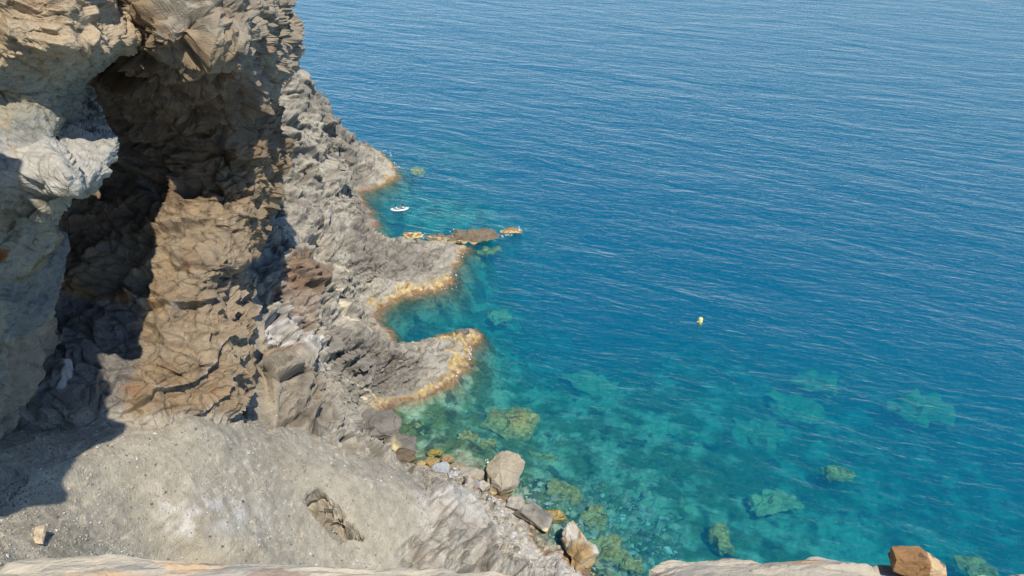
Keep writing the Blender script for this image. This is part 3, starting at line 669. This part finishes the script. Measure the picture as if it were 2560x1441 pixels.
# ------------------------------------------------------------------ scree chips (uncountable)
def scree(name, n, seed, sel, smin, smax, mat):
    LPt, lpx, lpy, loose, ldd = LAND
    idx = np.argwhere(sel)
    rs = np.random.RandomState(seed)
    pick = idx[rs.randint(0, len(idx), n)]
    pos = LPt[pick[:, 0], pick[:, 1]]
    base = np.array([[1, 0, -.3], [.2, .9, -.3], [-.9, .4, -.3], [-.5, -.8, -.3], [.5, -.8, -.3], [.5, .1, .5], [-.3, .3, .6], [-.1, -.5, .4]])
    hull = np.array([[0, 1, 5], [1, 6, 5], [1, 2, 6], [2, 3, 7], [2, 7, 6], [3, 4, 7], [4, 5, 7], [4, 0, 5], [5, 6, 7]])
    V = []; Fs = []; C = []
    sizes = smin * (smax / smin) ** (rs.rand(n) ** 3.0)
    for i in range(n):
        b = base * (1 + rs.uniform(-.35, .35, (8, 3))) * sizes[i] * np.array([1, rs.uniform(.4, 1), rs.uniform(.3, .9)])
        a = rs.rand() * 6.28; ca_, sa = math.cos(a), math.sin(a)
        b = b @ np.array([[ca_, sa, 0], [-sa, ca_, 0], [0, 0, 1]])
        V.append(b + pos[i] + [0, 0, sizes[i] * .12]); Fs.append(hull + 8 * i)
        k = rs.rand()
        col = SCREE * rs.uniform(.6, 1.15) if k < .6 else (WHITE * rs.uniform(.75, 1) if k < .75 else (TAN * rs.uniform(.7, 1.3) if k < .9 else DGREY * rs.uniform(.6, 1)))
        C.append(np.tile(col, (8, 1)))
    o = mesh_np(name, np.concatenate(V), np.concatenate(Fs), mat, np.concatenate(C))
    tag(o, 'fine grey scree chips strewn over the sloping floor' if name == 'scree' else ('broken grey rubble between the blocks along the near waterline' if name == 'shore_rubble' else 'sunken rubble on the bottom of the near shallows'), 'scree', kind='stuff')
_, lpx, lpy, lloose, ldd = LAND
vis = (lpx > -80) & (lpx < 1500) & (lpy > 600) & (lpy < 1460) & (LAND[0][..., 2] > .6)
scree('scree', 14000, 3, vis & (lloose > .6), .02, .13, M_BOULDER)
scree('shore_rubble', 900, 4, vis & (ldd < 4) & (ldd > -.5) & (lpy > 1110) & (lpx < 1300), .08, .42, M_BOULDER)
scree('seabed_rubble', 1500, 5, (ldd < -.3) & (ldd > -13) & (lpx > 950) & (lpx < 1750) & (lpy > 1020) & (lpy < 1450), .12, .75, M_WEED)

# ------------------------------------------------------------------ water
def water_material():
    m, nt, N, L = new_mat('sea_water')
    out = N('ShaderNodeOutputMaterial')
    tr = N('ShaderNodeBsdfTransparent'); gl = N('ShaderNodeBsdfGlossy'); gl.inputs['Roughness'].default_value = 0.06
    mx = N('ShaderNodeMixShader'); fz = N('ShaderNodeFresnel'); fz.inputs['IOR'].default_value = 1.34
    g = N('ShaderNodeNewGeometry')
    hs = None
    def wave(scale, sx, sy, rotd, amp, detail=3, dist=.6):
        nonlocal hs
        mp = N('ShaderNodeMapping'); mp.vector_type = 'TEXTURE'; mp.inputs['Rotation'].default_value = (0, 0, -math.radians(rotd)); mp.inputs['Scale'].default_value = (1 / sx, 1 / sy, 1)
        L(g.outputs['Position'], mp.inputs['Vector'])
        n = N('ShaderNodeTexNoise'); n.inputs['Scale'].default_value = scale; n.inputs['Detail'].default_value = detail; n.inputs['Distortion'].default_value = dist
        n.inputs['Roughness'].default_value = .55
        L(mp.outputs[0], n.inputs['Vector'])
        k = N('ShaderNodeMath'); k.operation = 'MULTIPLY'; k.inputs[1].default_value = amp; L(n.outputs[0], k.inputs[0])
        if hs is None: hs = k
        else:
            a = N('ShaderNodeMath'); a.operation = 'ADD'; L(hs.outputs[0], a.inputs[0]); L(k.outputs[0], a.inputs[1]); hs = a
    wave(.34, .5, 1.6, 26, .27, 5)
    wave(1.1, .5, 1.4, 14, .145, 5)
    wave(2.6, .7, 1.2, 44, .06, 4)
    wave(.13, .5, 1.5, 24, .50, 3)
    wave(.04, .6, 1.2, 34, .8, 2)
    bp = N('ShaderNodeBump'); bp.inputs['Strength'].default_value = 1.0; bp.inputs['Distance'].default_value = 1.0
    L(hs.outputs[0], bp.inputs['Height'])
    L(bp.outputs[0], gl.inputs['Normal']); L(bp.outputs[0], fz.inputs['Normal'])
    L(fz.outputs[0], mx.inputs[0]); L(tr.outputs[0], mx.inputs[1]); L(gl.outputs[0], mx.inputs[2])
    L(mx.outputs[0], out.inputs['Surface'])
    va = N('ShaderNodeVolumeAbsorption'); vs = N('ShaderNodeVolumeScatter'); ad = N('ShaderNodeAddShader')
    va.inputs['Color'].default_value = (0.0, .80, .885, 1); va.inputs['Density'].default_value = .30
    vs.inputs['Color'].default_value = (.02, .56, 1.0, 1); vs.inputs['Density'].default_value = .084; vs.inputs['Anisotropy'].default_value = 0.0
    L(va.outputs[0], ad.inputs[0]); L(vs.outputs[0], ad.inputs[1]); L(ad.outputs[0], out.inputs['Volume'])
    return m
MW = water_material()
bm = bmesh.new()
R0 = 3000
vs_ = [bm.verts.new(p) for p in ((-R0, -R0, 0), (R0, -R0, 0), (R0, R0, 0), (-R0, R0, 0), (-R0, -R0, -34), (R0, -R0, -34), (R0, R0, -34), (-R0, R0, -34))]
for f in ((0, 1, 2, 3), (7, 6, 5, 4), (4, 5, 1, 0), (5, 6, 2, 1), (6, 7, 3, 2), (7, 4, 0, 3)): bm.faces.new([vs_[i] for i in f])
me = bpy.data.meshes.new('sea_water'); bm.to_mesh(me); bm.free(); me.materials.append(MW)
sea = bpy.data.objects.new('sea_water', me); COL.objects.link(sea); tag(sea, kind='structure')
bm = bmesh.new()
for p in ((-R0, -R0, -33), (R0, -R0, -33), (R0, R0, -33), (-R0, R0, -33)): bm.verts.new(p)
bm.faces.new(bm.verts[:]); me = bpy.data.meshes.new('deep_seabed'); bm.to_mesh(me); bm.free()
me.materials.append(plain_mat('deep_sand', (.10, .11, .09), .9, .1, .4, .02))
db = bpy.data.objects.new('deep_seabed', me); COL.objects.link(db); tag(db, kind='structure')

# ------------------------------------------------------------------ surf foam
def foam():
    LPt, px_, py_, _l, dd_ = LAND
    rs = np.random.RandomState(8)
    zones = [(958, 385, 22, 12, 1.2), (985, 415, 12, 22, 1.2), (1065, 590, 30, 8, .8), (1200, 577, 60, 5, 1), (1262, 588, 14, 5, 1.3), (1298, 576, 12, 4, 1.2), (1145, 635, 10, 10, 1), (1128, 700, 8, 10, .4),
             (1168, 850, 14, 12, 1.1), (1172, 885, 12, 22, 1.2), (1140, 915, 16, 10, .8), (1138, 932, 10, 10, 1), (1045, 856, 30, 6, .8), (1222, 1146, 14, 6, .8), (1296, 1262, 10, 14, .5), (990, 1066, 10, 12, .4), (1410, 1350, 6, 10, .5), (1105, 720, 30, 6, .3)]
    V = []; Fq = []; k = 0
    for (a, b, rx, ry, dens) in zones:
        n = int(34 * dens * max(1, rx / 18))
        cen = rs.normal(size=(n, 2)) * [rx * .55, ry * .55] + [a, b]
        for q in range(n):
            p = at_z(cen[q, 0], cen[q, 1], .04)
            if vnoise(np.array([[p[0] * 1.1, p[1] * 1.1, 3.]]), 44)[0] < -.05: continue
            rad = .02 + .06 * rs.rand() ** 2.5
            m = 9; an = np.linspace(0, 2 * math.pi, m, endpoint=False)
            rr = rad * (1 + .6 * rs.uniform(-1, 1, m)); st_ = 1 + rs.rand() * 1.5; ro = rs.rand() * 3.14
            X = rr * np.cos(an) * st_; Y = rr * np.sin(an)
            ring = np.stack([X * math.cos(ro) - Y * math.sin(ro), X * math.sin(ro) + Y * math.cos(ro), np.full(m, -.04)], 1) + p
            V.append(ring); V.append((ring - p) * [.6, .6, 0] + p + [0, 0, .02 + .03 * rs.rand()])
            for c in range(m):
                Fq.append([k + c, k + (c + 1) % m, k + m + (c + 1) % m, k + m + c])
            for c in range(1, m - 1, 2):
                Fq.append([k + m, k + m + c, k + m + c + 1, k + m + min(c + 2, m - 1)] if c + 2 <= m - 1 else [k + m, k + m + c, k + m + c + 1, k + m + c + 1])
            k += 2 * m
    Fq = [f for f in Fq if len(set(f)) == 4]
    o = mesh_np('foam', np.concatenate(V), np.array(Fq), plain_mat('foam_white', (.78, .8, .8), .9, .2), None, True)
    tag(o, 'white surf foam breaking on the edges of the points and reefs', 'foam', kind='stuff')
foam()

# ------------------------------------------------------------------ small mesh helpers for made things
def bm_obj(name, bm, mat, parent=None, smooth=True):
    for f in bm.faces: f.smooth = smooth
    me = bpy.data.meshes.new(name); bm.to_mesh(me); bm.free(); me.materials.append(mat)
    o = bpy.data.objects.new(name, me); COL.objects.link(o)
    if parent: o.parent = parent
    return o
def tube(bm, pts, rads, seg=12, closed=False):
    pts = [Vector(p) for p in pts]; n = len(pts); rings = []
    for i, p in enumerate(pts):
        a = pts[(i - 1) % n] if closed or i > 0 else p; b = pts[(i + 1) % n] if closed or i < n - 1 else p
        d = (b - a).normalized(); up = Vector((0, 0, 1)) if abs(d.z) < .9 else Vector((1, 0, 0))
        s1 = d.cross(up).normalized(); s2 = s1.cross(d)
        r_ = rads[i] if hasattr(rads, '__len__') else rads
        rings.append([bm.verts.new(p + s1 * math.cos(2 * math.pi * k / seg) * r_ + s2 * math.sin(2 * math.pi * k / seg) * r_) for k in range(seg)])
    m = n if closed else n - 1
    for i in range(m):
        A, B = rings[i], rings[(i + 1) % n]
        for k in range(seg): bm.faces.new((A[k], A[(k + 1) % seg], B[(k + 1) % seg], B[k]))
    if not closed:
        bm.faces.new(rings[0][::-1]); bm.faces.new(rings[-1])
def lathe(bm, prof, seg=24, c=(0, 0, 0)):
    rings = [[bm.verts.new((c[0] + r_ * math.cos(2 * math.pi * k / seg), c[1] + r_ * math.sin(2 * math.pi * k / seg), c[2] + z_)) for k in range(seg)] for r_, z_ in prof]
    for A, B in zip(rings, rings[1:]):
        for k in range(seg): bm.faces.new((A[k], A[(k + 1) % seg], B[(k + 1) % seg], B[k]))
    bm.faces.new(rings[0][::-1]); bm.faces.new(rings[-1])
def skin_obj(name, verts, edges, rads, mat, parent=None, sub=2):
    me = bpy.data.meshes.new(name); me.from_pydata([tuple(v) for v in verts], edges, []); me.materials.append(mat)
    o = bpy.data.objects.new(name, me); COL.objects.link(o)
    if parent: o.parent = parent
    m = o.modifiers.new('skin', 'SKIN'); m.use_smooth_shade = True
    for v, r_ in zip(me.skin_vertices[0].data, rads): v.radius = r_ if hasattr(r_, '__len__') else (r_, r_)
    me.skin_vertices[0].data[0].use_root = True
    sm = o.modifiers.new('sub', 'SUBSURF'); sm.levels = sub; sm.render_levels = sub
    return o

# ------------------------------------------------------------------ kayak with two people
KP = Vector(at_z(999.5, 526.5, 0.0))
kay = empty('kayak', KP, math.radians(11))
tag(kay, 'small white and pale blue inflatable kayak floating in the bay below the middle headland', 'kayak')
KW = plain_mat('kayak_white', (.78, .81, .84), .35, .5, .04); KB = plain_mat('kayak_blue', (.30, .52, .70), .4, .5, .06); KG = plain_mat('kayak_seat', (.12, .14, .2), .7)
def kpt(a, wd=.34):
    x = 1.42 * math.cos(a); k = abs(math.cos(a)) ** 3
    y = wd * math.copysign(abs(math.sin(a)) ** .75, math.sin(a))
    return (x, y, .15 + .20 * k)
bm = bmesh.new(); tube(bm, [kpt(2 * math.pi * i / 48) for i in range(48)], [.135 - .05 * abs(math.cos(2 * math.pi * i / 48)) ** 6 for i in range(48)], 14, True)
bm_obj('side_tube', bm, KW, kay)
bm = bmesh.new(); tube(bm, [(p[0] * .99, p[1] * 1.17, p[2] - .04) for p in (kpt(2 * math.pi * i / 48, .40) for i in range(48))], .045, 8, True)
bm_obj('rubbing_strake', bm, KB, kay)
bm = bmesh.new()
pr_ = [(-1.3, .08, .28), (-1.0, .2, .12), (-.5, .31, .04), (0, .33, .03), (.5, .31, .04), (1.0, .2, .12), (1.3, .08, .28)]
tp = [(bm.verts.new((x, -w_, z_)), bm.verts.new((x, 0, z_ - .05)), bm.verts.new((x, w_, z_))) for x, w_, z_ in pr_]
lo = [(bm.verts.new((x, -w_, z_ - .1)), bm.verts.new((x, 0, z_ - .16)), bm.verts.new((x, w_, z_ - .1))) for x, w_, z_ in pr_]
for i in range(6):
    for k in range(2):
        bm.faces.new((tp[i][k], tp[i + 1][k], tp[i + 1][k + 1], tp[i][k + 1])); bm.faces.new((lo[i][k], lo[i][k + 1], lo[i + 1][k + 1], lo[i + 1][k]))
bm_obj('floor', bm, KB, kay)
for sx in (-.42, .62):
    st_e = []
    bm = bmesh.new(); tube(bm, [(sx - .18, 0, .10), (sx + .18, 0, .10)], .07, 10)
    for v in bm.verts: v.co.y *= 3.0
    tube(bm, [(sx + .2, -.2, .18), (sx + .24, -.2, .42), (sx + .24, .2, .42), (sx + .2, .2, .18)], .04, 8)
    bm_obj('seat', bm, KG, kay)
for sgn in (-1, 1):
    bm = bmesh.new(); tube(bm, [(sgn * 1.30, -.05, .42), (sgn * 1.36, 0, .47), (sgn * 1.30, .05, .42)], .015, 6)
    bm_obj('carry_handle', bm, KG, kay)

SKIN = plain_mat('skin', (.50, .27, .18), .6, .3, .06); SHIRT = plain_mat('white_shirt', (.80, .79, .78), .85, .1, .05); HAIR = plain_mat('dark_hair', (.03, .02, .015), .6); SHORT = plain_mat('dark_swim_shorts', (.05, .06, .12), .8)
def sitter(lx, label, lean, armlift, hairlen):
    root = empty('person', kay.matrix_basis @ Vector((lx, 0, .16)) if False else KP + Matrix.Rotation(math.radians(11), 3, 'Z') @ Vector((lx, 0, .16)), math.radians(11))
    tag(root, label, 'person', 'people in the kayak')
    V = []; E = []; R = []
    def add(p, r_, par=None):
        V.append(Vector(p)); R.append(r_)
        if par is not None: E.append((par, len(V) - 1))
        return len(V) - 1
    pel = add((0, 0, .10), (.15, .12)); wst = add((-.03 * lean, 0, .25), (.125, .10), pel); ch = add((-.10 * lean, 0, .42), (.155, .115), wst)
    shd = add((-.13 * lean, 0, .52), (.12, .09), ch); nk = add((-.15 * lean, 0, .60), .052, shd)
    jaw = add((-.18 * lean, 0, .665), (.062, .07), nk); hd = add((-.17 * lean, 0, .735), (.078, .095), jaw); top = add((-.16 * lean, 0, .80), (.055, .065), hd)
    add((-.17 * lean - .105, 0, .70), .014, hd)
    for s in (-1, 1):
        add((-.16 * lean, s * .085, .72), .013, hd)
        sh = add((-.13 * lean, s * .17, .50), .058, shd)
        el = add((-.24, s * .25, .30 + armlift * .1), .043, sh); wr = add((-.45, s * .17, .32 + armlift * .14), .028, el)
        pm = add((-.52, s * .155, .325 + armlift * .14), (.022, .04), wr)
        for f, (ln, dy) in enumerate(((.075, -.03), (.085, -.01), (.08, .01), (.062, .03))):
            k1 = add((-.52 - ln * .55, s * .155 + dy, .32 + armlift * .14), .0095, pm); add((-.52 - ln * .8, s * .155 + dy, .29 + armlift * .14), .008, k1)
        t1 = add((-.505, s * .115, .33 + armlift * .14), .011, wr); add((-.54, s * .10, .31 + armlift * .14), .009, t1)
        hp = add((-.06, s * .10, .08), .095, pel); kn = add((-.42, s * .13, .26), .062, hp); an = add((-.74, s * .11, .04), .038, kn)
        add((-.80, s * .11, .02), .036, an); add((-.88, s * .11, .09), .026, len(V) - 1)
    skin_obj('body', V, E, R, SKIN, root)
    c = Vector((-.17 * lean, 0, 0))
    skin_obj('shirt', [(0, 0, .12), (-.03 * lean, 0, .25), (-.10 * lean, 0, .42), (-.13 * lean, 0, .535), (-.13 * lean, .17, .50), (-.20, .225, .38), (-.13 * lean, -.17, .50), (-.20, -.225, .38)],
             [(0, 1), (1, 2), (2, 3), (3, 4), (4, 5), (3, 6), (6, 7)], [(.165, .135), (.15, .125), (.178, .14), (.13, .105), .08, .07, .08, .07], SHIRT, root)
    skin_obj('shorts', [(0, 0, .10), (-.06, .10, .085), (-.28, .12, .19), (-.06, -.10, .085), (-.28, -.12, .19)], [(0, 1), (1, 2), (0, 3), (3, 4)], [(.165, .13), .108, .095, .108, .095], SHORT, root)
    skin_obj('hair', [c + Vector((.03, 0, .76)), c + Vector((-.0, 0, .82)), c + Vector((.06, 0, .70)), c + Vector((.07, 0, .70 - hairlen))], [(0, 1), (0, 2), (2, 3)], [(.092, .10), (.075, .08), (.06, .08), (.03, .05)], HAIR, root)
sitter(-.42, 'dark haired person in a white shirt hunched forward in the left seat of the kayak', 1.3, 0, .04)
sitter(.62, 'dark haired person in a white shirt sitting upright in the right seat of the kayak', .7, .6, .10)

# ------------------------------------------------------------------ yellow mooring buoy
BP = at_z(1750.5, 806, 0)
buoy = empty('mooring_buoy', BP); buoy.rotation_euler = (math.radians(-2), math.radians(3), 0)
tag(buoy, 'yellow round topped marker buoy floating upright in open water', 'buoy')
YEL = plain_mat('buoy_yellow', (.85, .74, .26), .35, .5, .05); ROPE = plain_mat('wet_rope', (.22, .2, .15), .9); REDM = plain_mat('float_red', (.6, .09, .06), .4); WHM = plain_mat('float_white', (.8, .8, .78), .4)
bm = bmesh.new(); lathe(bm, [(.10, -.45), (.24, -.30), (.275, -.1), (.28, .10), (.285, .12), (.285, .16), (.28, .18), (.28, .45), (.27, .53), (.24, .60), (.18, .66), (.10, .69), (.04, .70)], 28); bm_obj('float_body', bm, YEL, buoy)
bm = bmesh.new(); lathe(bm, [(.293, .02), (.30, .03), (.30, .06), (.293, .07)], 28); bm_obj('waterline_band', bm, plain_mat('band_olive', (.3, .27, .08), .7), buoy)
bm = bmesh.new(); tube(bm, [(.06 * math.cos(a), 0, .74 + .05 * math.sin(a)) for a in [i * math.pi / 6 for i in range(12)]], .012, 8, True); bm_obj('lifting_eye', bm, plain_mat('buoy_metal', (.4, .4, .38), .4), buoy)
bm = bmesh.new(); tube(bm, [(0, 0, -.4), (.02, 0, -2), (.2, .1, -6), (.5, .2, -14)], .02, 6); bm_obj('mooring_rope', bm, ROPE, buoy)
sf = empty('pick_up_float', at_z(1744.2, 806.2, 0)); tag(sf, 'little red and white float bobbing against the left side of the yellow buoy', 'float')
bm = bmesh.new(); bmesh.ops.create_uvsphere(bm, u_segments=18, v_segments=12, radius=.10)
for v in bm.verts: v.co.z = v.co.z * .8 + .06
bm_obj('upper_shell', bm, WHM, sf)
bm = bmesh.new(); lathe(bm, [(.06, -.1), (.095, -.02), (.108, .02), (.108, .05), (.10, .06)], 18); bm_obj('lower_band', bm, REDM, sf)

# ------------------------------------------------------------------ camera, sun, sky
cam = bpy.data.cameras.new('camera'); co_ = bpy.data.objects.new('camera', cam); COL.objects.link(co_)
co_.location = (0, 0, H); co_.rotation_euler = (math.radians(60), 0, 0)
cam.sensor_width = 36; cam.lens = F / 2560 * 36; cam.clip_end = 20000; cam.clip_start = .05
sc.camera = co_
SUN = Vector((0.245, -.50, .82)).normalized()
sl = bpy.data.lights.new('sun', 'SUN'); sl.energy = 5.0; sl.angle = math.radians(.5); sl.color = (1, .955, .88)
so = bpy.data.objects.new('sun', sl); COL.objects.link(so); so.rotation_euler = SUN.to_track_quat('Z', 'Y').to_euler()
w = bpy.data.worlds.new('World'); sc.world = w; w.use_nodes = True
nt = w.node_tree; bg = nt.nodes['Background']; sky = nt.nodes.new('ShaderNodeTexSky'); sky.sky_type = 'NISHITA'; sky.sun_disc = False
sky.sun_elevation = math.asin(SUN.z); sky.sun_rotation = math.atan2(SUN.x, SUN.y)
nt.links.new(sky.outputs[0], bg.inputs[0]); bg.inputs[1].default_value = .15; sky.dust_density = 0; sky.air_density = .75; sky.ozone_density = 8.0
sc.view_settings.view_transform = 'Standard'; sc.view_settings.look = 'None'; sc.view_settings.exposure = 0; sc.view_settings.gamma = 1
sc.cycles.use_denoising = True
sc.cycles.volume_bounces = 2; sc.cycles.max_bounces = 8; sc.cycles.diffuse_bounces = 3
